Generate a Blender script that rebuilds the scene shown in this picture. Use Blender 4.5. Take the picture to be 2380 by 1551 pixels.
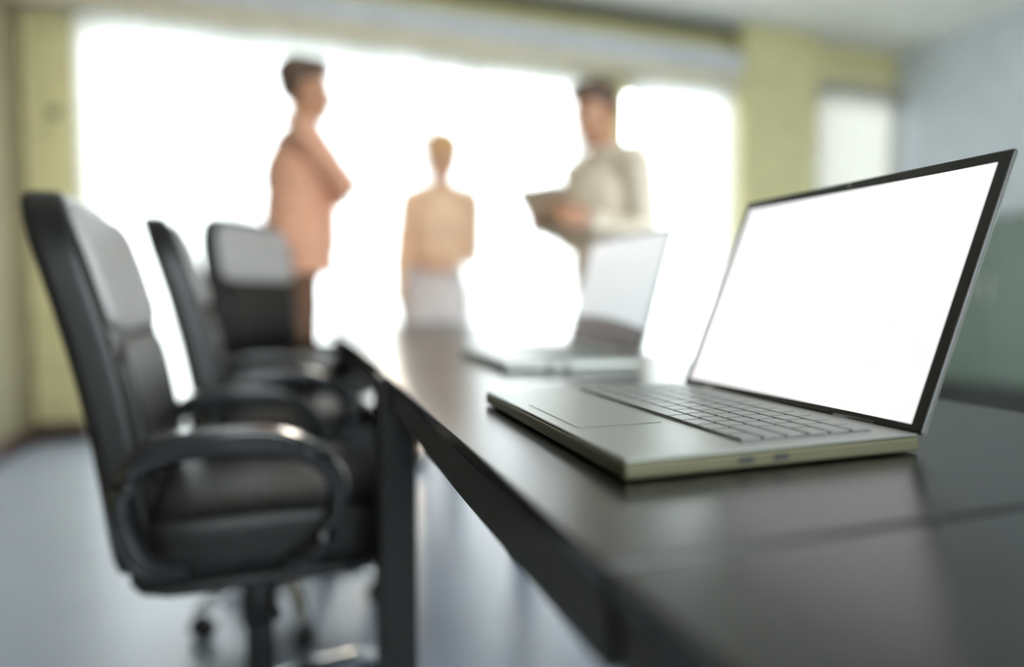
import bpy, bmesh, math, random
from mathutils import Vector, Matrix, noise

random.seed(7)
for o in list(bpy.data.objects):
    bpy.data.objects.remove(o, do_unlink=True)
SC = bpy.context.scene
COL = SC.collection

# ------------------------------------------------------------------ camera
CAM_Z = 0.86
FPX = 1500.0                                  # focal length in pixels of a 2380 px wide frame
PITCH = math.atan(85.5 / FPX)
YAW = math.atan(500.0 * math.cos(PITCH) / FPX)
cd = bpy.data.cameras.new('camera')
cam = bpy.data.objects.new('camera', cd)
COL.objects.link(cam)
fw = Vector((math.sin(YAW) * math.cos(PITCH), math.cos(YAW) * math.cos(PITCH), -math.sin(PITCH)))
rt = Vector((math.cos(YAW), -math.sin(YAW), 0))
up = rt.cross(fw)
cam.matrix_world = Matrix(((rt.x, up.x, -fw.x, 0), (rt.y, up.y, -fw.y, 0), (rt.z, up.z, -fw.z, CAM_Z), (0, 0, 0, 1)))
cd.sensor_fit = 'HORIZONTAL'
cd.sensor_width = 36.0
cd.lens = 36.0 * FPX / 2380.0
cd.clip_start = 0.02
cd.dof.use_dof = True
cd.dof.focus_distance = 0.56
cd.dof.aperture_fstop = 0.96
SC.camera = cam

# ------------------------------------------------------------------ daylight
SKY = 16.0
world = bpy.data.worlds.new('overcast_sky')
SC.world = world
world.use_nodes = True
bg = world.node_tree.nodes['Background']
bg.inputs['Color'].default_value = (0.91, 0.955, 1.0, 1)
bg.inputs['Strength'].default_value = SKY
sd = bpy.data.lights.new('sun', 'SUN')
sun = bpy.data.objects.new('sun', sd)
COL.objects.link(sun)
sd.energy = 2.0
sd.angle = math.radians(2.0)
sd.color = (1.0, 0.78, 0.55)
# the sun stands low beyond the big window
SUN_FROM = Vector((0.16, 1.0, 0.24)).normalized()
sun.rotation_euler = SUN_FROM.to_track_quat('Z', 'Y').to_euler()
SC.view_settings.view_transform = 'Standard'
SC.view_settings.look = 'None'
SC.view_settings.exposure = 0.0
SC.view_settings.gamma = 1.0
SC.view_settings.use_curve_mapping = False
cy = SC.cycles
cy.max_bounces = 5
cy.diffuse_bounces = 4
cy.glossy_bounces = 3
cy.transmission_bounces = 4
cy.transparent_max_bounces = 4
cy.caustics_reflective = False
cy.use_light_tree = False
cy.caustics_refractive = False
cy.adaptive_threshold = 0.04


# ------------------------------------------------------------------ materials
def lin(c):
    return tuple(((v / 255.0) / 12.92 if v / 255.0 <= 0.04045 else ((v / 255.0 + 0.055) / 1.055) ** 2.4) for v in c)


def mat(name, rgb, rough=0.6, metal=0.0, coat=0.0, var=0.06, scale=8.0, bump=0.0, bscale=200.0, stretch=None, spec=0.5, sheen=0.0):
    m = bpy.data.materials.new(name)
    m.use_nodes = True
    nt = m.node_tree
    b = nt.nodes['Principled BSDF']
    b.inputs['Roughness'].default_value = rough
    b.inputs['Metallic'].default_value = metal
    b.inputs['Coat Weight'].default_value = coat
    b.inputs['Coat Roughness'].default_value = 0.15
    b.inputs['Specular IOR Level'].default_value = spec
    b.inputs['Sheen Weight'].default_value = sheen
    tc = nt.nodes.new('ShaderNodeTexCoord')
    mp = nt.nodes.new('ShaderNodeMapping')
    if stretch:
        mp.inputs['Scale'].default_value = stretch
    nt.links.new(tc.outputs['Object'], mp.inputs['Vector'])
    n = nt.nodes.new('ShaderNodeTexNoise')
    n.inputs['Scale'].default_value = scale
    n.inputs['Detail'].default_value = 2
    nt.links.new(mp.outputs['Vector'], n.inputs['Vector'])
    r = nt.nodes.new('ShaderNodeValToRGB')
    c = lin(rgb)
    r.color_ramp.elements[0].position = 0.3
    r.color_ramp.elements[1].position = 0.7
    r.color_ramp.elements[0].color = tuple(max(0, v * (1 - var)) for v in c) + (1,)
    r.color_ramp.elements[1].color = tuple(min(1, v * (1 + var)) for v in c) + (1,)
    nt.links.new(n.outputs['Fac'], r.inputs['Fac'])
    nt.links.new(r.outputs['Color'], b.inputs['Base Color'])
    if bump > 0:
        n2 = nt.nodes.new('ShaderNodeTexNoise')
        n2.inputs['Scale'].default_value = bscale
        nt.links.new(mp.outputs['Vector'], n2.inputs['Vector'])
        bp = nt.nodes.new('ShaderNodeBump')
        bp.inputs['Strength'].default_value = bump
        bp.inputs['Distance'].default_value = 0.002
        nt.links.new(n2.outputs['Fac'], bp.inputs['Height'])
        nt.links.new(bp.outputs['Normal'], b.inputs['Normal'])
    return m


def mat_sheer(name, rgb, thru=0.12):
    m = bpy.data.materials.new(name)
    m.use_nodes = True
    nt = m.node_tree
    for n in list(nt.nodes):
        nt.nodes.remove(n)
    out = nt.nodes.new('ShaderNodeOutputMaterial')
    c = lin(rgb) + (1,)
    tr = nt.nodes.new('ShaderNodeBsdfTranslucent')
    di = nt.nodes.new('ShaderNodeBsdfDiffuse')
    tp = nt.nodes.new('ShaderNodeBsdfTransparent')
    w = nt.nodes.new('ShaderNodeTexWave')
    w.inputs['Scale'].default_value = 60
    w.bands_direction = 'X'
    tc = nt.nodes.new('ShaderNodeTexCoord')
    nt.links.new(tc.outputs['Object'], w.inputs['Vector'])
    r = nt.nodes.new('ShaderNodeValToRGB')
    r.color_ramp.elements[0].color = tuple(v * 0.96 for v in c[:3]) + (1,)
    r.color_ramp.elements[1].color = c
    nt.links.new(w.outputs['Fac'], r.inputs['Fac'])
    nt.links.new(r.outputs['Color'], tr.inputs['Color'])
    nt.links.new(r.outputs['Color'], di.inputs['Color'])
    m1 = nt.nodes.new('ShaderNodeMixShader')
    m1.inputs['Fac'].default_value = 0.32
    nt.links.new(tr.outputs[0], m1.inputs[1])
    nt.links.new(di.outputs[0], m1.inputs[2])
    m2 = nt.nodes.new('ShaderNodeMixShader')
    m2.inputs['Fac'].default_value = thru
    nt.links.new(m1.outputs[0], m2.inputs[1])
    nt.links.new(tp.outputs[0], m2.inputs[2])
    nt.links.new(m2.outputs[0], out.inputs['Surface'])
    return m


def mat_paper(name, rgb):
    m = mat(name, rgb, 0.7)
    nt = m.node_tree
    b = nt.nodes['Principled BSDF']
    tr = nt.nodes.new('ShaderNodeBsdfTranslucent')
    tr.inputs['Color'].default_value = lin(rgb) + (1,)
    mx = nt.nodes.new('ShaderNodeMixShader')
    mx.inputs['Fac'].default_value = 0.65
    nt.links.new(b.outputs[0], mx.inputs[1])
    nt.links.new(tr.outputs[0], mx.inputs[2])
    nt.links.new(mx.outputs[0], nt.nodes['Material Output'].inputs['Surface'])
    return m


def mat_glass(name):
    m = bpy.data.materials.new(name)
    m.use_nodes = True
    nt = m.node_tree
    for n in list(nt.nodes):
        nt.nodes.remove(n)
    out = nt.nodes.new('ShaderNodeOutputMaterial')
    tp = nt.nodes.new('ShaderNodeBsdfTransparent')
    tp.inputs['Color'].default_value = (0.96, 0.98, 0.97, 1)
    gl = nt.nodes.new('ShaderNodeBsdfGlossy')
    gl.inputs['Roughness'].default_value = 0.02
    fr = nt.nodes.new('ShaderNodeFresnel')
    mx = nt.nodes.new('ShaderNodeMixShader')
    nt.links.new(fr.outputs[0], mx.inputs['Fac'])
    nt.links.new(tp.outputs[0], mx.inputs[1])
    nt.links.new(gl.outputs[0], mx.inputs[2])
    nt.links.new(mx.outputs[0], out.inputs['Surface'])
    return m


def mat_screen(name, strength, curve=False):
    """a lit display; with curve=True a dark swoosh fills the lower part of the picture"""
    m = bpy.data.materials.new(name)
    m.use_nodes = True
    nt = m.node_tree
    b = nt.nodes['Principled BSDF']
    b.inputs['Base Color'].default_value = (0.02, 0.02, 0.02, 1)
    b.inputs['Roughness'].default_value = 0.25
    b.inputs['Emission Strength'].default_value = strength
    if not curve:
        b.inputs['Emission Color'].default_value = (1, 1, 1, 1)
        return m
    tc = nt.nodes.new('ShaderNodeTexCoord')
    sp = nt.nodes.new('ShaderNodeSeparateXYZ')
    nt.links.new(tc.outputs['Generated'], sp.inputs[0])
    # generated y runs along the screen's width, z up its height

    def mth(op, a, bb):
        n = nt.nodes.new('ShaderNodeMath')
        n.operation = op
        for i, v in enumerate((a, bb)):
            if isinstance(v, (int, float)):
                n.inputs[i].default_value = v
            else:
                nt.links.new(v, n.inputs[i])
        return n.outputs[0]
    dy = mth('SUBTRACT', sp.outputs['Y'], 0.75)
    edge = mth('SUBTRACT', 0.27, mth('MULTIPLY', mth('MULTIPLY', dy, dy), 0.16))
    hi = mth('GREATER_THAN', sp.outputs['Z'], edge)
    mx = nt.nodes.new('ShaderNodeMix')
    mx.data_type = 'RGBA'
    nt.links.new(hi, mx.inputs[0])
    mx.inputs[6].default_value = lin((70, 64, 64)) + (1,)
    gr = nt.nodes.new('ShaderNodeValToRGB')
    gr.color_ramp.elements[0].position = 0.25
    gr.color_ramp.elements[0].color = lin((214, 224, 226)) + (1,)
    gr.color_ramp.elements[1].position = 1.0
    gr.color_ramp.elements[1].color = lin((238, 240, 240)) + (1,)
    nt.links.new(sp.outputs['Z'], gr.inputs['Fac'])
    nt.links.new(gr.outputs['Color'], mx.inputs[7])
    nt.links.new(mx.outputs[2], b.inputs['Emission Color'])
    return m


M = {}
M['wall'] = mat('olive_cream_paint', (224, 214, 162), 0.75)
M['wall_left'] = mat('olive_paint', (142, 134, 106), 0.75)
M['wall_blue'] = mat('blue_grey_paint', (216, 223, 231), 0.7)
M['wall_pale'] = mat('pale_grey_paint', (235, 235, 232), 0.75)
M['ceiling'] = mat('ceiling_white', (246, 245, 238), 0.85)
M['floor'] = mat('blue_grey_floor', (180, 190, 208), 0.32, var=0.05, scale=3, bump=0.06, bscale=60)
M['skirting'] = mat('brown_skirting', (74, 56, 46), 0.5)
M['cornice'] = mat('dark_cornice', (126, 124, 104), 0.7)
M['pelmet'] = mat('grey_pelmet', (214, 216, 218), 0.6)
M['alu'] = mat('window_aluminium', (215, 215, 210), 0.45, metal=0.2)
M['glass'] = mat_glass('window_glass')
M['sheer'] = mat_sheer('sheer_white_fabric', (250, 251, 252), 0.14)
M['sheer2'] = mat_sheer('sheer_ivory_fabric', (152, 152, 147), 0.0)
M['heading'] = mat('curtain_heading', (226, 214, 190), 0.8)
M['ground'] = mat('outside_ground', (176, 178, 174), 0.9, scale=1.0)
M['table'] = mat('dark_laminate', (24, 23, 22), 0.26, var=0.25, scale=4, stretch=(40, 2, 2), bump=0.02, bscale=12, spec=0.58)
M['table_edge'] = mat('dark_edge_band', (62, 61, 60), 0.5, var=0.15)
M['table_leg'] = mat('black_powder_coat', (34, 34, 34), 0.55)
M['leather'] = mat('black_leather', (18, 17, 17), 0.40, var=0.1, bump=0.15, bscale=350)
M['leather_sheen'] = mat('panel_window_sheen', (184, 180, 178), 0.55, var=0.06, bump=0.25, bscale=300)  # window reflection on the chair backs, put into a paler colour
M['arm_gloss'] = mat('black_glossy_plastic', (36, 37, 39), 0.22, coat=0.6)
M['plastic'] = mat('black_plastic', (36, 36, 37), 0.5)
M['chrome'] = mat('polished_aluminium', (190, 192, 195), 0.18, metal=1.0, var=0.02)
M['lap_silver'] = mat('laptop_silver', (150, 152, 147), 0.38, metal=0.85, var=0.02)
M['lap_edge'] = mat('laptop_champagne_edge', (92, 90, 68), 0.5, metal=0.5, var=0.03)
M['bezel'] = mat('black_bezel', (44, 44, 42), 0.35)
M['bezel_grey'] = mat('silver_bezel', (208, 214, 214), 0.4)
M['key'] = mat('grey_key', (138, 140, 136), 0.4, metal=0.5)
M['port'] = mat('port_black', (30, 30, 30), 0.5)
M['key_well'] = mat('key_well', (118, 120, 117), 0.45)
M['rubber'] = mat('rubber', (26, 26, 26), 0.8)
M['screen_white'] = mat_screen('lit_white_screen', 0.98)
M['screen_curve'] = mat_screen('lit_screen_dark_swoosh', 0.82, True)
M['cab'] = mat('grey_green_lacquer', (98, 116, 106), 0.35, var=0.04)
M['cab_dark'] = mat('dark_plinth', (48, 50, 48), 0.5)
M['skin'] = mat('skin', (206, 152, 118), 0.5, var=0.05)  # both skin tones hold some of the flare's warm glow
M['skin2'] = mat('flare_warmed_skin', (226, 176, 140), 0.5, var=0.05)
M['hair'] = mat('dark_brown_hair', (100, 76, 62), 0.55, var=0.2, scale=60, stretch=(1, 1, 0.2))
M['hair2'] = mat('flare_lightened_hair', (232, 186, 130), 0.5, var=0.12, scale=60)  # lightened to carry the flare glow around the head
M['shirt_flare_tan'] = mat('flare_tinted_salmon_shirt', (240, 178, 146), 0.8, bump=0.3, bscale=60, sheen=0.2)  # warm flare glow mixed into the shirt colour
M['shirt_flare_beige'] = mat('flare_tinted_beige_shirt', (254, 236, 214), 0.8, bump=0.3, bscale=60, sheen=0.2)  # flare warmth put into this shirt's colour too
M['blouse'] = mat('flare_tinted_peach_blouse', (250, 212, 176), 0.75, bump=0.3, bscale=60, sheen=0.2)  # blouse colour lightened and warmed to hold the flare glow
M['cardigan'] = mat('ochre_tan_wrap', (212, 168, 124), 0.85, bump=0.3, bscale=120)
M['trouser_brown'] = mat('brown_trousers', (120, 88, 68), 0.85, bump=0.2, bscale=120)
M['trouser_grey'] = mat('light_grey_trousers', (196, 186, 178), 0.85, bump=0.2, bscale=120)
M['skirt'] = mat('pale_grey_skirt', (226, 216, 212), 0.85, bump=0.2, bscale=120)
M['shoe'] = mat('dark_shoe_leather', (48, 38, 32), 0.4)
M['paper'] = mat_paper('document_tan', (253, 242, 228))
M['white'] = mat('eye_white', (235, 232, 225), 0.3)
M['iris'] = mat('dark_iris', (40, 28, 20), 0.2)
M['belt'] = mat('belt_leather', (60, 44, 34), 0.5)
M['lips'] = mat('lips', (178, 104, 88), 0.5)


# ------------------------------------------------------------------ helpers
def link(o, parent=None):
    COL.objects.link(o)
    if parent is not None:
        o.parent = parent
    return o


def mesh_obj(name, me, m, parent=None, smooth=False, loc=(0, 0, 0)):
    o = bpy.data.objects.new(name, me)
    if m is not None and len(me.materials) == 0:
        me.materials.append(M[m] if isinstance(m, str) else m)
    if smooth:
        for p in me.polygons:
            p.use_smooth = True
    link(o, parent)
    o.location = loc
    return o


def from_bm(name, bm, m, parent=None, smooth=False, loc=(0, 0, 0)):
    bmesh.ops.recalc_face_normals(bm, faces=bm.faces)
    me = bpy.data.meshes.new(name)
    bm.to_mesh(me)
    bm.free()
    return mesh_obj(name, me, m, parent, smooth, loc)


def bm_box(x0, x1, y0, y1, z0, z1, bev=0.0, seg=2, bm=None):
    b = bmesh.new()
    bmesh.ops.create_cube(b, size=1.0)
    for v in b.verts:
        v.co = Vector(((x0 + x1) / 2 + v.co.x * (x1 - x0), (y0 + y1) / 2 + v.co.y * (y1 - y0), (z0 + z1) / 2 + v.co.z * (z1 - z0)))
    if bev > 0:
        bmesh.ops.bevel(b, geom=list(b.edges), offset=bev, segments=seg, affect='EDGES', profile=0.5)
    if bm is None:
        return b
    me = bpy.data.meshes.new('tmp')
    b.to_mesh(me)
    b.free()
    bm.from_mesh(me)
    bpy.data.meshes.remove(me)
    return bm


def box(name, x0, x1, y0, y1, z0, z1, m, parent=None, bev=0.0, seg=2, loc=(0, 0, 0)):
    return from_bm(name, bm_box(x0, x1, y0, y1, z0, z1, bev, seg), m, parent, False, loc)


def bm_sweep(path, radii, n=12, closed_caps=True, flat=1.0, side=None):
    """tube along a list of points; radii a number or list; flat squashes across 'side'"""
    bm = bmesh.new()
    P = [Vector(p) for p in path]
    if not isinstance(radii, (list, tuple)):
        radii = [radii] * len(P)
    rings = []
    ref = Vector(side) if side is not None else None
    for i, p in enumerate(P):
        t = (P[min(i + 1, len(P) - 1)] - P[max(i - 1, 0)]).normalized()
        a = ref if ref is not None else (Vector((0, 0, 1)) if abs(t.z) < 0.9 else Vector((1, 0, 0)))
        u = t.cross(a).normalized()
        w = u.cross(t).normalized()
        ring = []
        for k in range(n):
            an = 2 * math.pi * k / n
            ring.append(bm.verts.new(p + u * math.cos(an) * radii[i] * flat + w * math.sin(an) * radii[i]))
        rings.append(ring)
    for i in range(len(rings) - 1):
        for k in range(n):
            bm.faces.new((rings[i][k], rings[i][(k + 1) % n], rings[i + 1][(k + 1) % n], rings[i + 1][k]))
    if closed_caps:
        bm.faces.new(rings[0])
        bm.faces.new(list(reversed(rings[-1])))
    return bm


def bm_lathe(prof, n=20):
    bm = bmesh.new()
    rings = []
    for r, z in prof:
        rings.append([bm.verts.new((max(r, 0.0002) * math.cos(2 * math.pi * k / n), max(r, 0.0002) * math.sin(2 * math.pi * k / n), z)) for k in range(n)])
    for i in range(len(rings) - 1):
        for k in range(n):
            bm.faces.new((rings[i][k], rings[i][(k + 1) % n], rings[i + 1][(k + 1) % n], rings[i + 1][k]))
    bm.faces.new(rings[0])
    bm.faces.new(list(reversed(rings[-1])))
    return bm


def bm_cushion(hx, hy, hz, p=5.0, res=10, fn=None):
    """rounded box (superellipsoid) of half sizes hx hy hz, then bent by fn(x,y,z)->Vector"""
    bm = bmesh.new()
    bmesh.ops.create_cube(bm, size=2.0)
    bmesh.ops.subdivide_edges(bm, edges=list(bm.edges), cuts=res, use_grid_fill=True)
    for v in bm.verts:
        x, y, z = v.co
        s = (abs(x) ** p + abs(y) ** p + abs(z) ** p) ** (1.0 / p)
        c = Vector((x / s * hx, y / s * hy, z / s * hz))
        v.co = fn(*c) if fn else c
    return bm


def catmull(pts, n=6):
    P = [Vector(p) for p in pts]
    out = []
    for i in range(len(P) - 1):
        a, b, c, d = P[max(i - 1, 0)], P[i], P[i + 1], P[min(i + 2, len(P) - 1)]
        for k in range(n):
            t = k / n
            out.append(0.5 * ((2 * b) + (c - a) * t + (2 * a - 5 * b + 4 * c - d) * t * t + (3 * b - a - 3 * c + d) * t ** 3))
    out.append(P[-1])
    return out


def thing(name, label, cat, loc=(0, 0, 0), rz=0.0, group=None):
    o = bpy.data.objects.new(name, None)
    o.empty_display_size = 0.1
    link(o)
    o.location = loc
    o.rotation_euler = (0, 0, rz)
    return tag(o, label, cat, group)


def tag(o, label, cat, group=None):
    o['label'] = label
    o['category'] = cat
    if group:
        o['group'] = group
    return o


def structure(o, label=None, cat=None):
    o['kind'] = 'structure'
    if label:
        o['label'] = label
    if cat:
        o['category'] = cat
    return o


# ------------------------------------------------------------------ the room
XL, XR, YB, YF, ZC = -1.48, 5.115, 4.5, -3.2, 3.0
T = 0.2
structure(box('floor', XL - T, XR + T, YF - T, YB + T, -0.1, 0.0, 'floor'), 'blue-grey smooth floor under the table and chairs', 'floor')
structure(box('ceiling', XL - T, XR + T, YF - T, YB + T, ZC, ZC + 0.1, 'ceiling'), 'pale plain ceiling above the room', 'ceiling')
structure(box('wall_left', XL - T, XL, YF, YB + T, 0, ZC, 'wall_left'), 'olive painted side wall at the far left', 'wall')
structure(box('wall_right', XR, XR + T, YF, YB + T, 0, ZC, 'wall_blue'), 'blue-grey painted side wall on the right', 'wall')
W4_FILL = (-0.4, 4.0)  # opening for an added window that gives front fill
fwb = bmesh.new()
for a, b, c, d in ((XL, W4_FILL[0], 0, ZC), (W4_FILL[1], XR, 0, ZC), (W4_FILL[0], W4_FILL[1], 2.6, ZC), (W4_FILL[0], W4_FILL[1], 0, 0.8)):
    bm_box(a, b, YF - T, YF, c, d, bm=fwb)
structure(from_bm('wall_front', fwb, 'wall_pale'), 'pale wall with an added fill-light window behind the viewpoint', 'wall')
WZ = 2.50
WZ3 = 2.62
W1 = (-1.19, 2.07)
W2 = (2.42, 3.33)
W3 = (4.12, 5.06)
bw = bmesh.new()
for a, b in ((XL, W1[0]), (W1[1], W2[0]), (W2[1], W3[0]), (W3[1], XR)):
    bm_box(a, b, YB, YB + T, 0, ZC, bm=bw)
for (a, b), wz in ((W1, WZ), (W2, WZ), (W3, WZ3)):
    bm_box(a, b, YB, YB + T, wz, ZC, bm=bw)
    bm_box(a, b, YB, YB + T, 0, 0.10, bm=bw)
structure(from_bm('wall_back', bw, 'wall'), 'olive cream wall around the big windows', 'wall')
structure(box('trim_1', 3.36, 4.10, YB - 0.16, YB - 0.001, 0, ZC - 0.001, 'wall', bev=0.006), 'olive cream pillar between the big window and the narrow one', 'pillar')
structure(box('trim_2', XL + 0.001, 3.355, YB - 0.10, YB - 0.001, 2.93, ZC - 0.001, 'cornice', bev=0.01), 'dark cornice strip along the ceiling above the windows', 'cornice')
structure(box('baseboard_back', XL + 0.02, 3.355, YB - 0.02, YB - 0.001, 0.001, 0.11, 'skirting', bev=0.004), 'brown skirting board under the curtains', 'skirting board')
structure(box('baseboard_left', XL + 0.001, XL + 0.02, YF + 0.01, YB - 0.002, 0.001, 0.11, 'skirting', bev=0.004), 'brown skirting board along the olive wall', 'skirting board')
structure(box('baseboard_right', XR - 0.02, XR - 0.001, YF + 0.01, YB - 0.002, 0.001, 0.11, 'skirting', bev=0.004), 'brown skirting board along the blue-grey wall', 'skirting board')


def window(idx, xr, cols, label, y0=YB + 0.09, zb=0.10, WZ=WZ):
    fr = bmesh.new()
    f = 0.05
    a, b = xr
    y1 = y0 + 0.05
    zb += 0.002
    bm_box(a + .002, a + f, y0, y1, zb, WZ - .002, bm=fr)
    bm_box(b - f, b - .002, y0, y1, zb, WZ - .002, bm=fr)
    bm_box(a + f, b - f, y0, y1, zb, zb + f, bm=fr)
    bm_box(a + f, b - f, y0, y1, WZ - f, WZ - .002, bm=fr)
    w = structure(from_bm('window_%d' % idx, fr, 'alu'), label, 'window')
    step = (b - a - 2 * f) / cols
    for i in range(cols):
        x0 = a + f + i * step
        if i:
            box('mullion', x0 - 0.02, x0 + 0.02, y0, y1, zb + f, WZ - f, 'alu', w)
        box('pane', x0 + (0.021 if i else 0.001), x0 + step - (0.021 if i < cols - 1 else 0.001), y0 + 0.022, y0 + 0.028, zb + f, WZ - f, 'glass', w)


window(1, W1, 4, 'wide window behind the long sheer curtains')
window(2, W2, 1, 'window right of the wall pier behind the standing person with papers')
window(3, W3, 1, 'narrow window between the pillar and the blue-grey wall', WZ=WZ3)
window(4, W4_FILL, 4, 'added fill-light window behind the viewpoint', YF - 0.14, 0.8, 2.6)  # made-up window, lets fill daylight in from behind the camera
structure(box('ground_outside', -40, 45, -45, 60, -0.6, -0.5, 'ground'), 'pale ground outside the windows', 'ground')


# ---------------------------------------------------------------- curtains
def curtain(x0, x1, y, z0, z1, m, label, period=0.115, amp=0.028, seed=0, cat='curtain', group=None, rings=True):
    rnd = random.Random(seed)
    n = max(40, int((x1 - x0) / period * 12))
    bm = bmesh.new()
    rows = 9
    g = []
    ph = rnd.random() * 6
    for j in range(rows):
        t = j / (rows - 1)
        row = []
        for i in range(n + 1):
            u = i / n
            x = x0 + (x1 - x0) * u
            w = 2 * math.pi * (x - x0) / period
            a = amp * (0.75 + 0.35 * t + 0.15 * math.sin(w * 0.13 + ph))
            yy = y + a * math.sin(w + 0.5 * math.sin(w * 0.21 + ph) * t)
            zz = z1 + (z0 - z1) * t
            if j == 0:
                zz -= 0.032 * (0.5 - 0.5 * math.cos(w))
            row.append(bm.verts.new((x, yy, zz)))
        g.append(row)
    for j in range(rows - 1):
        for i in range(n):
            bm.faces.new((g[j][i], g[j][i + 1], g[j + 1][i + 1], g[j + 1][i]))
    root = thing('sheer_curtain', label, cat, (0, 0, 0), 0, group)
    root.location = ((x0 + x1) / 2, y, z0)
    c = from_bm('fabric', bm, m, root, True, loc=(-(x0 + x1) / 2, -y, -z0))
    # the hem, and one glider per fold running in the rail
    k = int((x1 - x0) / period)
    if rings:
        gm = None
        for i in range(k + 1):
            xx = x0 + i * period
            if xx > x1 - 0.01:
                break
            if gm is None:
                gm = bpy.data.meshes.new('glider')
                b = bm_box(-0.006, 0.006, -0.006, 0.006, -0.02, 0.004, 0.002, 1)
                b.to_mesh(gm)
                b.free()
            mesh_obj('glider', gm, 'pelmet', root, loc=(xx - (x0 + x1) / 2, 0, z1 - z0))
    return root


CY = YB - 0.10
curtain(-1.20, 0.93, CY, 0.03, 2.51, 'sheer', 'widest white sheer curtain, behind the office chairs and the person with folded arms', seed=1)
curtain(0.80, 2.085, CY + 0.055, 0.03, 2.51, 'sheer', 'white sheer curtain behind the person in the skirt, ending at the wall pier', seed=2, amp=0.02)
curtain(2.41, 3.31, CY, 0.03, 2.51, 'sheer', 'white sheer curtain between the wall pier and the pillar', seed=3)
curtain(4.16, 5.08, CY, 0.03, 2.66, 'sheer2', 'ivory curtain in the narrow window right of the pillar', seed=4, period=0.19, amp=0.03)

rl = thing('curtain_pelmet', 'long grey pelmet with cream heading board above the sheer curtains', 'pelmet', (1.05, YB - 0.1, 2.515))
PX0, PX1 = XL + 0.005 - 1.05, 3.35 - 1.05
box('pelmet_board', PX0, PX1, -0.06, -0.045, 0.10, 0.255, 'pelmet', rl, 0.003)
box('pelmet_top', PX0, PX1, -0.045, 0.098, 0.24, 0.255, 'pelmet', rl)
box('heading_board', PX0, PX1, -0.05, -0.036, 0.0, 0.10, 'heading', rl, 0.003)
box('rail', PX0, PX1, 0.045, 0.065, 0.0, 0.03, 'alu', rl)
box('rail', PX0, PX1, -0.01, 0.012, 0.0, 0.03, 'alu', rl)
rl2 = thing('curtain_rail', 'short cream curtain rail over the narrow window', 'curtain rail', (4.61, YB - 0.1, 2.69))
box('rail', -0.49, 0.49, -0.012, 0.012, 0.0, 0.03, 'heading', rl2, 0.003)
for sx in (-0.4, 0.4):
    box('bracket', sx - 0.01, sx + 0.01, 0.012, 0.099, 0.005, 0.02, 'alu', rl2)
hb = thing('curtain_holdback', 'small dark holdback hook on the wall left of the curtain', 'hook', (-1.335, YB - 0.001, 1.93))
from_bm('wall_plate', bm_lathe([(0.0, 0), (0.03, 0), (0.03, 0.008), (0.0, 0.009)], 16), 'cornice', hb).rotation_euler = (math.pi / 2, 0, 0)
from_bm('hook_arm', bm_sweep(catmull([(0, -0.005, 0), (0.0, -0.06, 0), (0.03, -0.09, 0), (0.06, -0.08, 0.01), (0.065, -0.06, 0.03)], 5), 0.008, 8), 'cornice', hb, True)

# ---------------------------------------------------------------- sideboard on the right wall
sb = thing('sideboard', 'tall grey-green sideboard with dark plinth along the blue-grey wall', 'sideboard', (4.86, 2.6, 0))
SW, SD_, SH = 2.9, 0.46, 1.42
box('carcass', -SD_ / 2 + 0.02, SD_ / 2, -SW / 2, SW / 2, 0.24, SH - 0.03, 'cab', sb, 0.003)
box('plinth', -SD_ / 2 + 0.03, SD_ / 2, -SW / 2 + 0.02, SW / 2 - 0.02, 0.002, 0.24, 'cab_dark', sb)
box('worktop', -SD_ / 2 - 0.01, SD_ / 2, -SW / 2 - 0.01, SW / 2 + 0.01, SH - 0.03, SH, 'cab', sb, 0.004)
for i in range(4):
    dw = SW / 4
    y0 = -SW / 2 + i * dw
    d = box('door', -SD_ / 2, -SD_ / 2 + 0.02, y0 + 0.004, y0 + dw - 0.004, 0.25, SH - 0.035, 'cab', sb, 0.003)
    hy = y0 + (dw - 0.06 if i % 2 == 0 else 0.06)
    from_bm('handle', bm_sweep([(-SD_ / 2 + 0.001, hy, 0.85), (-SD_ / 2 - 0.025, hy, 0.85), (-SD_ / 2 - 0.025, hy, 1.0), (-SD_ / 2 + 0.001, hy, 1.0)], 0.005, 8), 'alu', d)

# ---------------------------------------------------------------- conference table in modules
TZ = 0.74
TX0, TX1 = 0.128, 0.712


def table_module(y0, y1, label, dx=0.0, legs=(-1, 1), inset=0.0):
    t = thing('conference_table', label, 'table', ((TX0 + TX1) / 2 + dx, (y0 + y1) / 2, 0), 0, None)
    hx, hy = (TX1 - TX0) / 2, (y1 - y0) / 2
    box('tabletop', -hx, hx, -hy, hy, TZ - 0.013, TZ, 'table', t, 0.0018, 2)
    box('edge_band', -hx + 0.003, hx - 0.003, -hy + 0.003, hy - 0.003, TZ - 0.020, TZ - 0.0131, 'table_edge', t)
    for s in (-1, 1):
        xa = s * (hx - 0.004)
        xb = s * (hx - 0.022)
        box('apron', min(xa, xb), max(xa, xb), -hy + 0.004, hy - 0.004, TZ - 0.053, TZ - 0.0201, 'table_edge', t)
        box('cross_rail', -hx + 0.06, hx - 0.06, s * (hy - 0.04) - 0.015, s * (hy - 0.04) + 0.015, TZ - 0.06, TZ - 0.0201, 'table_leg', t)
    for sx in (-1, 1):
        for sy in legs:
            ins = inset if sx < 0 else 0.0
            xa, xb = sx * (hx + 0.013 - ins), sx * (hx - 0.043 - ins)
            ya, yb = sy * (hy - 0.002), sy * (hy - 0.08)
            leg = box('leg', min(xa, xb), max(xa, xb), min(ya, yb), max(ya, yb), 0.012, TZ - 0.0025, 'table_leg', t, 0.004)
            box('foot', min(xa, xb) + 0.008, max(xa, xb) - 0.008, min(ya, yb) + 0.01, max(ya, yb) - 0.01, 0.0005, 0.012, 'rubber', leg)
    return t


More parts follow.
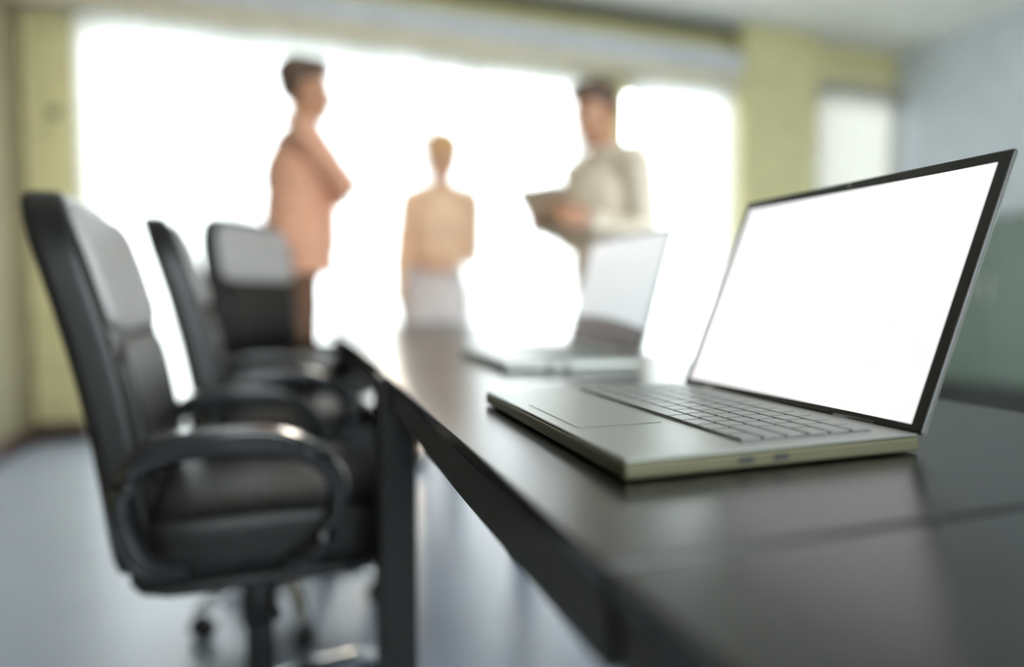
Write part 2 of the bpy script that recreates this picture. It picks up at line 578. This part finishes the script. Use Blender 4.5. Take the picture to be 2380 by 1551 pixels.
table_module(-0.95, 0.2505, 'near dark laminate table section in the bottom right corner', 0.001, inset=0.07)
table_module(0.2545, 1.06, 'dark laminate table section under the big laptop', legs=(1,))
table_module(1.0625, 2.03, 'dark laminate table section under the far laptop', 0.004, legs=(1,), inset=0.13)
table_module(2.0325, 3.0, 'farthest dark laminate table section, in front of the person in the skirt', 0.004, legs=(1,), inset=0.3)


# ---------------------------------------------------------------- laptops
def laptop(name_label, loc, yaw, W, D, L, tilt, screen, bez, deck, edge, sbz, bbz, tbz, hump=0.0):
    """local frame: +x away from the user, +y along the hinge (to the user's left), base on z=0"""
    t = thing('laptop', name_label, 'laptop', loc, yaw)
    H = 0.0148
    ft = 0.0012
    b = box('base', -D, 0.0, -W / 2, W / 2, ft, H - 0.0022, edge, t, 0.0022, 3)
    box('deck', -D + 0.0012, -0.0012, -W / 2 + 0.0012, W / 2 - 0.0012, H - 0.0022, H, deck, t, 0.0008, 2)
    for sx in (-D + 0.02, -0.02):
        for sy in (-W / 2 + 0.025, W / 2 - 0.025):
            from_bm('rubber_foot', bm_lathe([(0.006, 0), (0.007, ft), (0.0, ft)], 12), 'rubber', b, loc=(sx, sy, 0))
    # ports on both sides
    for k, px in enumerate((-0.13, -0.16)):
        for s in (-1, 1):
            box('port', px - 0.006, px + 0.006, s * (W / 2) - 0.0006, s * (W / 2) + 0.0006, 0.005, 0.0095, 'port', b)
    # touchpad
    tpw, tpd = W * 0.36, D * 0.30
    box('touchpad', -D + 0.014, -D + 0.014 + tpd, -tpw / 2, tpw / 2, H, H + 0.0005, deck, t, 0.0002, 1)
    # keyboard
    kx0, kx1 = -D + tpd + 0.028, -0.026
    kw = W * 0.88
    kb = box('keyboard_tray', kx0, kx1, -kw / 2, kw / 2, H, H + 0.0006, 'key_well', t)
    rows = 6
    pitch = (kx1 - kx0) / rows
    layout = [[1] * 14, [1] * 13 + [1.6], [1.5] + [1] * 12 + [1.1], [1.8] + [1] * 11 + [1.8], [2.3] + [1] * 10 + [2.3], [1.2, 1.1, 1.1, 1.2, 5.2, 1.2, 1.1, 1, 1, 1]]
    cache = {}
    for r in range(rows):
        keys = layout[r]
        unit = kw / sum(keys)
        yy = kw / 2
        xc = kx1 - (r + 0.5) * pitch
        for wk in keys:
            ly = unit * wk
            key = round(ly, 4)
            if key not in cache:
                me = bpy.data.meshes.new('key')
                bb = bm_box(-pitch / 2 + 0.0012, pitch / 2 - 0.0012, -ly / 2 + 0.0012, ly / 2 - 0.0012, 0, 0.0016, 0.0005, 1)
                bb.to_mesh(me)
                bb.free()
                cache[key] = me
            mesh_obj('key', cache[key], 'key', kb, loc=(xc, yy - ly / 2, H + 0.0006))
            yy -= ly
    # hinge barrels
    for s in (-1, 1):
        h = from_bm('hinge', bm_sweep([(0.002, s * W * 0.30 - 0.02, H - 0.002), (0.002, s * W * 0.30 + 0.02, H - 0.002)], 0.0042, 12), 'bezel', t, True)
    # lid turns about the hinge line
    lid = from_bm('lid', bm_box(0.0, 0.0045, -W / 2, W / 2, 0.0, L, 0.0018, 2), bez, t)
    lid.location = (0.001, 0, H - 0.001)
    lid.rotation_euler = (0, tilt, 0)
    box('lid_shell', 0.0046, 0.0056, -W / 2 + 0.001, W / 2 - 0.001, 0.001, L - 0.001, deck, lid)
    box('screen', -0.0006, 0.0004, -W / 2 + sbz, W / 2 - sbz, bbz, L - tbz, screen, lid)
    box('webcam', -0.0004, 0.0005, -0.002, 0.002, L - tbz * 0.6, L - tbz * 0.6 + 0.003, 'key', lid)
    return t


laptop('large open laptop with a blank white screen on the near end of the table', (0.4512, 0.5258, TZ + 0.0003), 0.002, 0.320, 0.2535, 0.2415, 0.3805,
       'screen_white', 'bezel', 'lap_silver', 'lap_edge', 0.0105, 0.0068, 0.0110)
laptop('smaller silver laptop with a pale screen and dark curved strip, farther along the table', (0.553, 1.135, TZ + 0.0003), -0.03, 0.335, 0.235, 0.235, 0.27,
       'screen_curve', 'bezel_grey', 'lap_silver', 'lap_silver', 0.006, 0.012, 0.008)


# ---------------------------------------------------------------- office chairs
def back_x(z):
    # centre line of the backrest in side view (local x), leaning back with height
    u = (z - 0.42) / 0.58
    return -0.180 - 0.020 * u - 0.078 * u * u


CH = {}


def cmesh(key, build):
    if key not in CH:
        b = build()
        bmesh.ops.recalc_face_normals(b, faces=b.faces)
        me = bpy.data.meshes.new(key)
        b.to_mesh(me)
        b.free()
        for p in me.polygons:
            p.use_smooth = True
        CH[key] = me
    return CH[key]


def office_chair(label, loc, rz, lift, base_rot, recline=0.0, arm_drop=0.0):
    t = thing('office_chair', label, 'chair', loc, rz, 'office chairs along the table')
    up_ = (0, 0, lift)

    def put(name, key, build, m, parent=t, loc=up_):
        return mesh_obj(name, cmesh(key, build), m, parent, False, loc)

    piv = Vector((-0.19, 0, 0.46))
    RB = Matrix.Rotation(-recline, 3, 'Y')

    def put_back(name, key, build, m):
        o = put(name, key, build, m)
        o.rotation_euler = (0, -recline, 0)
        o.location = piv - RB @ piv + Vector(up_)
        return o

    # seat
    put('seat', 'seat', lambda: bm_cushion(0.235, 0.222, 0.064, 5.5, 10,
        lambda x, y, z: Vector((x + 0.03, y, 0.470 + z + (0.012 * (1 - (y / 0.24) ** 2) if z > 0 else 0) - 0.03 * max(0, x / 0.235) ** 3))), 'leather')
    put('seat_shell', 'seat_shell', lambda: bm_cushion(0.215, 0.215, 0.018, 5, 6, lambda x, y, z: Vector((x + 0.02, y, 0.406 + z))), 'plastic')

    # backrest: thick padded slab with rounded top
    def bend(hz0, off):
        def f(x, y, z):
            zz = hz0 + z
            return Vector((back_x(zz) + off + x + 0.012 * (abs(y) / 0.21) ** 2.2, y * (1 - 0.16 * max(0, (zz - 0.86) / 0.166) ** 3), zz))
        return f
    bk = put_back('backrest', 'backrest', lambda: bm_cushion(0.036, 0.212, 0.305, 7.0, 16, bend(0.721, 0)), 'leather')
    hp = put_back('headrest_panel', 'headrest_panel', lambda: bm_cushion(0.016, 0.190, 0.098, 7, 12, bend(0.905, 0.033)), 'leather_sheen')
    hp['label'] = 'upper panel with painted window sheen'
    put_back('lumbar_panel', 'lumbar_panel', lambda: bm_cushion(0.016, 0.186, 0.12, 7, 10, bend(0.675, 0.030)), 'leather')
    put('back_bar', 'back_bar', lambda: bm_sweep(catmull([(-0.02, 0, 0.40), (-0.14, 0, 0.395), (-0.215, 0, 0.43), (-0.225, 0, 0.55)], 5), [0.02] * 16, 10, flat=1.6), 'plastic')

    # loop armrests
    for s in (-1, 1):
        y = s * 0.24

        def loop(y=y):
            return bm_sweep(catmull([(-0.10, y * 0.86, 0.425), (-0.15, y, 0.455), (-0.178, y, 0.53), (-0.165, y, 0.592), (-0.10, y, 0.617), (0.0, y, 0.617), (0.08, y, 0.60), (0.125, y, 0.555), (0.12, y, 0.49), (0.09, y, 0.44), (0.05, y * 0.86, 0.422)], 5),
                            0.0165, 12, flat=1.25)
        a = put('armrest', 'arm%d' % s, loop, 'arm_gloss', loc=(0, 0, lift - arm_drop + 0.012))

        def pad(y=y):
            return bm_cushion(0.135, 0.030, 0.016, 7, 8, lambda x, yy, z: Vector((x - 0.03, y + yy * (1 - 0.2 * abs(x) / 0.135), 0.634 + z - 0.028 * max(0, (x - 0.02) / 0.1) ** 2 - 0.02 * max(0, (-x - 0.06) / 0.065) ** 2)))
        mesh_obj('arm_pad', cmesh('pad%d' % s, pad), 'arm_gloss', a)

    # mechanism, lever, gas lift
    mc = put('tilt_mechanism', 'mech', lambda: bm_cushion(0.10, 0.075, 0.028, 8, 4, lambda x, y, z: Vector((x, y, 0.378 + z - 0.008 * x))), 'plastic')
    mesh_obj('lever', cmesh('lever', lambda: bm_sweep(catmull([(0.02, -0.06, 0.378), (0.02, -0.15, 0.375), (0.02, -0.21, 0.365), (0.03, -0.255, 0.362)], 4), [0.005] * 9 + [0.008, 0.01, 0.01, 0.007], 8)), 'plastic', mc)
    mesh_obj('tension_knob', cmesh('knob', lambda: bm_sweep([(0.09, 0, 0.365), (0.115, 0, 0.345), (0.14, 0, 0.325)], [0.012, 0.024, 0.022], 12)), 'plastic', mc)
    put('gas_rod', 'rod', lambda: bm_lathe([(0.014, 0.13), (0.014, 0.36)], 16), 'chrome')
    put('gas_column', 'col', lambda: bm_lathe([(0.026, 0.085), (0.026, 0.29), (0.022, 0.295)], 16), 'plastic', loc=(0, 0, 0))
    put('column_sleeve', 'sleeve', lambda: bm_lathe([(0.033, 0.24), (0.034, 0.355)], 16), 'plastic')

    # five-star base
    hub = mesh_obj('base_hub', cmesh('hub', lambda: bm_lathe([(0.03, 0.06), (0.05, 0.065), (0.052, 0.095), (0.04, 0.118), (0.028, 0.12)], 20)), 'chrome', t)
    for k in range(5):
        an = base_rot + 2 * math.pi * k / 5
        lg = mesh_obj('base_leg', cmesh('base_leg', lambda: bm_sweep(catmull([(0.035, 0, 0.098), (0.12, 0, 0.098), (0.19, 0, 0.09), (0.235, 0, 0.074), (0.242, 0, 0.066)], 4), [0.021] * 5 + [0.018] * 5 + [0.015] * 6 + [0.012], 10, flat=1.25), ), 'chrome', t)
        lg.rotation_euler = (0, 0, an)

        def caster():
            b = bmesh.new()
            for s in (-1, 1):
                w = bm_lathe([(0.006, -0.008), (0.022, -0.009), (0.0258, -0.006), (0.0258, 0.006), (0.022, 0.009), (0.006, 0.008)], 18)
                for v in w.verts:
                    v.co = Vector((v.co.x, v.co.z + s * 0.016, v.co.y + 0.0265))
                me = bpy.data.meshes.new('tmp')
                w.to_mesh(me)
                w.free()
                b.from_mesh(me)
                bpy.data.meshes.remove(me)
            bm_box(-0.024, 0.014, -0.007, 0.007, 0.022, 0.056, 0.004, 1, bm=b)
            bm_box(-0.006, 0.006, -0.006, 0.006, 0.05, 0.075, bm=b)
            return b
        ca = mesh_obj('caster', cmesh('caster', caster), 'plastic', lg)
        ca.location = (0.235, 0, 0)
        ca.rotation_euler = (0, 0, 0.7 + 1.3 * k)
    return t


office_chair('nearest black office chair with window sheen painted on its upper back panel, beside the table leg', (-0.078, 1.30, 0), math.radians(2), 0.0, 0.35, 0.02)
office_chair('middle black office chair of the row, half hidden behind the nearest one', (-0.03, 1.855, 0), math.radians(5), 0.03, 1.0, 0.03)
office_chair('farthest black office chair, turned towards the viewer before the person with folded arms', (-0.005, 2.432, 0), math.radians(-36), 0.11, 0.2, -0.10, 0.09)


# ---------------------------------------------------------------- people
def blob(name, parts, voxel, m, parent, smooth=4, hem=None, folds=0.0):
    """one continuous surface from overlapping tapered capsules and ellipsoids"""
    bm = bmesh.new()
    for p in parts:
        if p[0] == 'c':
            a, b, r0, r1 = Vector(p[1]), Vector(p[2]), p[3], p[4]
            d = b - a
            if d.length < 1e-5:
                d = Vector((0, 0, 1e-4))
            q = d.to_track_quat('Z', 'Y').to_matrix()
            n, hs = 14, 5
            rings = []
            for i in range(hs + 1):
                an = -math.pi / 2 + (math.pi / 2) * i / hs
                rings.append((r0 * math.cos(an), r0 * math.sin(an)))
            for i in range(hs + 1):
                an = (math.pi / 2) * i / hs
                rings.append((r1 * math.cos(an), d.length + r1 * math.sin(an)))
            vs = []
            for r, z in rings:
                r = max(r, 0.0004)
                vs.append([bm.verts.new(a + q @ Vector((r * math.cos(2 * math.pi * k / n), r * math.sin(2 * math.pi * k / n), z))) for k in range(n)])
            for i in range(len(vs) - 1):
                for k in range(n):
                    bm.faces.new((vs[i][k], vs[i][(k + 1) % n], vs[i + 1][(k + 1) % n], vs[i + 1][k]))
            bm.faces.new(list(reversed(vs[0])))
            bm.faces.new(vs[-1])
        else:
            c, r = Vector(p[1]), p[2]
            R = p[3] if len(p) > 3 else Matrix.Identity(3)
            tm = bmesh.new()
            bmesh.ops.create_icosphere(tm, subdivisions=3, radius=1.0)
            for v in tm.verts:
                v.co = c + R @ Vector((v.co.x * r[0], v.co.y * r[1], v.co.z * r[2]))
            me = bpy.data.meshes.new('tmp')
            tm.to_mesh(me)
            tm.free()
            bm.from_mesh(me)
            bpy.data.meshes.remove(me)
    me = bpy.data.meshes.new('tmp')
    bm.to_mesh(me)
    bm.free()
    o = bpy.data.objects.new('tmp', me)
    COL.objects.link(o)
    md = o.modifiers.new('r', 'REMESH')
    md.mode = 'VOXEL'
    md.voxel_size = voxel
    md.use_smooth_shade = True
    if smooth:
        ms = o.modifiers.new('s', 'SMOOTH')
        ms.iterations = smooth
        ms.factor = 0.5
    dg = bpy.context.evaluated_depsgraph_get()
    dg.update()
    out = bpy.data.meshes.new_from_object(o.evaluated_get(dg))
    out.name = name
    bpy.data.objects.remove(o, do_unlink=True)
    bpy.data.meshes.remove(me)
    out.materials.clear()
    if folds:
        # soft creases in the cloth
        nrm = [v.normal.copy() for v in out.vertices]
        for v, nn in zip(out.vertices, nrm):
            c = v.co
            a = noise.noise(Vector((c.x * 9, c.y * 9, c.z * 14))) + 0.6 * noise.noise(Vector((c.x * 22 + 5, c.y * 22, c.z * 30)))
            v.co = c + nn * folds * a
    if hem is not None:
        b2 = bmesh.new()
        b2.from_mesh(out)
        r = bmesh.ops.bisect_plane(b2, geom=list(b2.verts) + list(b2.edges) + list(b2.faces), plane_co=(0, 0, hem), plane_no=(0, 0, 1), clear_inner=True)
        ed = [e for e in b2.edges if e.is_boundary]
        if ed:
            bmesh.ops.holes_fill(b2, edges=ed, sides=0)
        b2.to_mesh(out)
        b2.free()
    return mesh_obj(name, out, m, parent, True)


def hand_parts(wrist, d, n, thumb, curl=0.5, k=1.0):
    """d finger direction, n palm normal (fingers curl towards n), thumb = side vector"""
    d, n, t = Vector(d).normalized(), Vector(n).normalized(), Vector(thumb).normalized()
    w = Vector(wrist)
    out = []
    L = 0.085 * k
    for s in (-0.030, -0.011, 0.008, 0.026):
        out.append(('c', w + d * 0.012 + t * s * 0.75 * k, w + d * L + t * s * k, 0.0145 * k, 0.0125 * k))
    for s, ln in ((-0.032, 0.058), (-0.011, 0.072), (0.009, 0.078), (0.029, 0.070)):
        p = w + d * L + t * s * k
        dirn = d
        for j, fr in enumerate((0.42, 0.32, 0.26)):
            an = curl * (0.45 + 0.45 * j)
            dd = d * math.cos(an) + n * math.sin(an)
            q = p + dd * ln * fr * k
            out.append(('c', p, q, (0.0098 - 0.0010 * j) * k, (0.0090 - 0.0012 * j) * k))
            p = q
    b = w + d * 0.022 * k + t * 0.026 * k
    a1 = b + (d * 0.5 + t * 0.75 + n * 0.35).normalized() * 0.034 * k
    a2 = a1 + (d * 0.85 + t * 0.35 + n * 0.4).normalized() * 0.030 * k
    out += [('c', b, a1, 0.0155 * k, 0.0115 * k), ('c', a1, a2, 0.011 * k, 0.0088 * k)]
    return out


def person(label, loc, rz, height, arms, head_pitch=0.0, head_yaw=0.0, lean=0.0, side=0.0, female=False,
           shirt='shirt_flare_tan', lower='trouser_brown', skin='skin', hair='hair', bulk=1.0, front=0.0, hem=0.90, untucked=True, feet=((0.02, 0.10), (-0.02, -0.10)), extra=None):
    """local frame: +x forward, +y the person's left, z up, written for a 1.75 m figure and scaled"""
    k = height / 1.75
    t = thing('person', label, 'person', loc, rz)

    def S(v):
        return Vector(v) * k

    def ln(v):
        # bend the trunk forward above the hips
        v = Vector(v)
        if side and v.z > 0.95:
            v.y += side * (v.z - 0.95) / 0.65
        if lean and v.z > 0.95:
            R = Matrix.Rotation(lean * min(1, (v.z - 0.95) / 0.45), 3, 'Y')
            return Vector((0, 0, 0.95)) + R @ (v - Vector((0, 0, 0.95)))
        return v

    neck = ln((0.0, 0, 1.50))
    HR = Matrix.Rotation(head_yaw, 3, 'Z') @ Matrix.Rotation(head_pitch, 3, 'Y')

    def hd(v):
        # head coordinates given for an upright head
        return (neck + HR @ (Vector(v) - Vector((0, 0, 1.50)))) * k

    sw = 0.165 if female else 0.19            # shoulder half width
    cw = 0.135 if female else 0.165
    fx = 0.9 if female else 1.0

    def torso(g):
        P = [('e', ln((0.0, 0, 0.96)) * k, S((0.112 * bulk + g, 0.158 + g, 0.125))),
             ('e', ln((0.004, 0, 1.09)) * k, S((0.098 * fx * bulk * bulk + g, (0.125 if female else 0.142) * bulk + g, 0.14))),
             ('e', ln((0.004, 0, 1.17)) * k, S((0.104 * fx * bulk + g, (0.125 if female else 0.150) * (1 + (bulk - 1) * 0.5) + g, 0.15))),
             ('e', ln((0.004, 0, 1.27)) * k, S((0.116 * fx * bulk + g, cw + g, 0.17))),
             ('e', ln((-0.018, 0, 1.38)) * k, S((0.088 + g, cw + g, 0.10)))]
        for s in (-1, 1):
            P.append(('c', ln((-0.012, 0.03 * s, 1.445)) * k, ln((-0.005, (sw - 0.02) * s, 1.415)) * k, (0.058 + g) * k, (0.056 + g) * k))
            if female:
                P.append(('e', ln((0.062, 0.058 * s, 1.265)) * k, S((0.060 + g, 0.062 + g, 0.066 + g))))
        return P

    def arm(g, to=1.0):
        P = []
        for s, key in ((1, 'L'), (-1, 'R')):
            sh = ln((0.0, sw * s, 1.41)) * k
            e, w = S(arms[key][0]), S(arms[key][1])
            ra = 0.88 if female else 1.0
            P.append(('c', sh, e, (0.052 * ra + g) * k, (0.041 * ra + g) * k))
            ww = e + (w - e) * to
            P.append(('c', e, ww, (0.041 * ra + g) * k, (0.028 * ra + 0.012 * (1 - to) + g) * k))
        return P

    def legs(g, knee_to=1.0):
        P = []
        for s, (fxx, fyy) in ((1, feet[0]), (-1, feet[1])):
            hip, kn, an = S((0.0, 0.088 * s, 0.92)), S((fxx * 0.5 + 0.02, fyy * 0.98, 0.49)), S((fxx - 0.02, fyy, 0.085))
            P.append(('c', hip, kn, (0.086 + g) * k, (0.056 + g) * k))
            P.append(('c', kn, kn + (an - kn) * knee_to, (0.054 + g) * k, (0.038 + g) * k))
        return P

    def foot(s):
        fxx, fyy = feet[0] if s > 0 else feet[1]
        an = S((fxx - 0.02, fyy, 0.085))
        return [('c', an, Vector((an.x - 0.02 * k, an.y, 0.045)), 0.038 * k, 0.036),
                ('c', Vector((an.x - 0.025 * k, an.y, 0.036)), Vector((an.x + 0.15 * k, an.y + 0.02 * s, 0.030)), 0.034, 0.029),
                ('c', Vector((an.x + 0.06 * k, an.y, 0.034)), Vector((an.x + 0.12 * k, an.y - 0.006 * s, 0.030)), 0.034, 0.028)]

    fw_ = 0.93 if female else 1.0
    head = [('e', hd((-0.008, 0, 1.662)), S((0.094, 0.074 * fw_, 0.088)), HR),
            ('e', hd((0.030, 0, 1.605)), S((0.066, 0.060 * fw_, 0.092)), HR),
            ('c', hd((0.05, -0.022, 1.545)), hd((0.05, 0.022, 1.545)), 0.034 * k, 0.034 * k),
            ('c', hd((0.02, -0.042, 1.565)), hd((0.02, 0.042, 1.565)), 0.030 * k, 0.030 * k),
            ('c', hd((0.088, 0, 1.640)), hd((0.112, 0, 1.598)), 0.009 * k, 0.013 * k),
            ('e', hd((0.100, 0, 1.592)), S((0.012, 0.017, 0.009)), HR),
            ('c', hd((0.080, -0.03, 1.655)), hd((0.080, 0.03, 1.655)), 0.013 * k, 0.013 * k),
            ('e', hd((0.078, 0, 1.530)), S((0.018, 0.022, 0.016)), HR),
            ('e', hd((0.068, 0, 1.572)), S((0.030, 0.036, 0.034)), HR),
            ('c', neck * k + Vector((-0.012, 0, -0.07)) * k, hd((-0.005, 0, 1.585)), (0.050 if female else 0.058) * k, (0.048 if female else 0.056) * k)]
    for s in (-1, 1):
        head.append(('e', hd((-0.006, 0.077 * fw_ * s, 1.612)), S((0.018, 0.009, 0.031)), HR))
    hands = []
    for key in ('L', 'R'):
        e, w, d, n, th, cu = arms[key]
        hands += hand_parts(S(w), d, n, th, cu, k * (0.9 if female else 1.0))
    body = torso(-0.014) + arm(-0.004) + legs(-0.008) + head + hands
    body += foot(1)[:1] + foot(-1)[:1]
    b = blob('body', body, 0.0055, skin, t, 3)
    b['label'] = 'bare skin of face, neck and hands'
    # face details
    for s in (-1, 1):
        ey = blob('eye', [('e', hd((0.0815, 0.030 * s, 1.632)), (0.0095, 0.0115, 0.0080))], 0.002, 'white', t, 0)
        blob('iris', [('e', hd((0.0892, 0.030 * s, 1.631)), (0.0030, 0.0052, 0.0052))], 0.0015, 'iris', ey, 0)
        blob('eyebrow', [('c', hd((0.096, 0.016 * s, 1.660)), hd((0.086, 0.047 * s, 1.662)), 0.005, 0.0035)], 0.002, hair, t, 0)
    blob('mouth', [('c', hd((0.0905, -0.016, 1.563)), hd((0.0905, 0.016, 1.563)), 0.0050, 0.0050), ('e', hd((0.0945, 0, 1.562)), (0.006, 0.015, 0.0055))], 0.002, 'lips', t, 0)
    # hair
    if female:
        H = [('e', hd((-0.022, 0, 1.682)), S((0.108, 0.102, 0.098)), HR), ('e', hd((0.034, 0, 1.726)), S((0.068, 0.072, 0.040)), HR),
             ('e', hd((-0.050, 0, 1.615)), S((0.060, 0.090, 0.085)), HR), ('e', hd((-0.12, 0, 1.67)), S((0.042, 0.042, 0.042)), HR)]
    else:
        H = [('e', hd((-0.022, 0, 1.682)), S((0.097, 0.083, 0.083)), HR), ('e', hd((0.034, 0, 1.726)), S((0.068, 0.066, 0.036)), HR),
             ('e', hd((-0.050, 0, 1.640)), S((0.058, 0.074, 0.065)), HR), ('e', hd((0.075, 0.01, 1.722)), S((0.034, 0.05, 0.024)), HR)]
    blob('hair', H, 0.006, hair, t, 2)
    # clothing
    sh = torso(0.008)[(0 if untucked else 1):] + arm(0.010, 0.93)
    if untucked:
        for zz in (0.80, 0.90, 1.02):
            sh.append(('c', S((front, -0.05, zz)), S((front, 0.05, zz)), 0.128 * k * bulk, 0.128 * k * bulk))
        if front:
            sh.append(('c', S((front + 0.012, 0, 1.04)), S((front + 0.02, 0, 1.24)), 0.124 * k * bulk, 0.116 * k * bulk))
    s_ = blob('shirt', sh, 0.008, shirt, t, 10, hem=hem * k if untucked else None, folds=0.006)
    s_['label'] = 'long-sleeved top'
    # collar ring
    cn = neck * k
    ring = []
    for i in range(25):
        an = 2 * math.pi * i / 24
        ring.append(cn + Vector((-0.010 + 0.064 * math.cos(an), 0.064 * math.sin(an), -0.008 - 0.020 * math.cos(an))) * k)
    from_bm('collar', bm_sweep(ring, 0.013 * k, 8), shirt, s_, True)
    for key in ('L', 'R'):
        e, w = S(arms[key][0]), S(arms[key][1])
        p = e + (w - e) * 0.93
        q = e + (w - e) * 1.0
        from_bm('cuff', bm_sweep([p - (q - p) * 1.2, p, q], 0.043 * k, 14), shirt, s_, True)
    if female:
        sk = []
        for i in range(12):
            u = i / 11
            rr = 0.118 + 0.020 * math.sin(min(1, u * 2.2) * math.pi * 0.5) - 0.026 * max(0, u - 0.35)
            sk.append(('c', S((0.008 * u, -0.055, 0.985 - 0.45 * u)), S((0.008 * u, 0.055, 0.985 - 0.45 * u)), rr * k, rr * k))
        blob('skirt', sk, 0.009, lower, t, 8, hem=0.53 * k, folds=0.004)
    else:
        blob('trousers', [('e', S((0.0, 0, 0.955)), S((0.118 * bulk, 0.166, 0.132)))] + legs(0.010, 0.97), 0.008, lower, t, 6, folds=0.005)
        from_bm('belt', bm_sweep([S((0.121 * math.cos(a_), 0.166 * math.sin(a_), 1.01)) for a_ in [2 * math.pi * i / 28 for i in range(29)]], 0.014 * k, 8), 'belt', t, True)
    for s in (1, -1):
        sh_ = blob('shoe', foot(s), 0.006, 'shoe', t, 2)
        zmin = min(v.co.z for v in sh_.data.vertices)
        sh_.location.z = 0.001 - zmin
    return t, k


# man with folded arms, in profile, behind the last chair
A1 = {'R': ((0.185, -0.165, 1.235), (0.185, 0.065, 1.215), (-0.25, 0.95, 0.15), (-1, -0.2, 0), (0.1, 0, 1), 0.35),
      'L': ((0.155, 0.175, 1.225), (0.205, -0.045, 1.245), (-0.2, -0.95, 0.2), (-1, 0.2, 0), (0.1, 0, 1), 0.35)}
person('person in flare-tinted salmon-tan shirt and brown trousers standing in profile with arms folded', (-0.012, 2.935, 0), math.radians(4), 1.87, A1,
       head_pitch=0.03, lean=0.10, shirt='shirt_flare_tan', lower='trouser_brown', bulk=1.10, front=0.03)

# woman standing beyond the far end of the table
A2 = {'L': ((-0.02, 0.200, 1.12), (0.165, 0.10, 1.06), (0.30, -0.92, 0.05), (-0.9, -0.3, 0), (0, 0, 1), 0.3),
      'R': ((-0.01, -0.185, 1.12), (0.03, -0.185, 0.885), (0.10, 0.05, -1), (0.1, 0.9, 0), (1, 0.1, 0), 0.45)}
person('person in flare-tinted peach blouse and pale grey skirt beyond the table, one forearm across the waist', (0.675, 3.27, 0), math.radians(-112), 1.675, A2, side=0.045,
       head_pitch=0.08, head_yaw=0.15, female=True, shirt='blouse', lower='skirt', skin='skin2', hair='hair2', untucked=False, bulk=1.08, feet=((0.02, 0.08), (0.0, -0.08)))

# man reading papers on the right
A3 = {'L': ((0.035, 0.235, 1.125), (0.235, 0.135, 1.165), (0.85, -0.35, 0.25), (-0.1, -0.9, 0.3), (0, -0.15, 1), 0.9),
      'R': ((0.035, -0.235, 1.125), (0.235, -0.135, 1.165), (0.85, 0.35, 0.25), (-0.1, 0.9, 0.3), (0, 0.15, 1), 0.9)}
PX, PY, MR = 1.222, 2.37, math.radians(194)
man2, k2 = person('person in flare-tinted beige shirt and light grey trousers standing at right, looking down at papers', (PX, PY, 0), MR, 1.705, A3,
                  head_pitch=0.34, lean=0.10, shirt='shirt_flare_beige', lower='trouser_grey', bulk=1.12)
doc = thing('document', 'tan sheets of paper held up by the person in the flare-tinted beige shirt', 'document', (PX + 0.350 * k2 * math.cos(MR), PY + 0.350 * k2 * math.sin(MR), 1.215 * k2), MR + 0.25)
for i in range(2):
    dm = bmesh.new()
    n = 8
    vs = []
    for j in range(n + 1):
        u = j / n
        vs.append([dm.verts.new((-0.10 + 0.20 * u, yy, 0.02 * math.sin(u * math.pi) + 0.0022 * i)) for yy in (-0.12, 0.12)])
    for j in range(n):
        dm.faces.new((vs[j][0], vs[j + 1][0], vs[j + 1][1], vs[j][1]))
    bmesh.ops.solidify(dm, geom=list(dm.faces), thickness=0.0012)
    pg = from_bm('sheet', dm, 'paper', doc)
    pg.rotation_euler = (0, -0.95, 0)
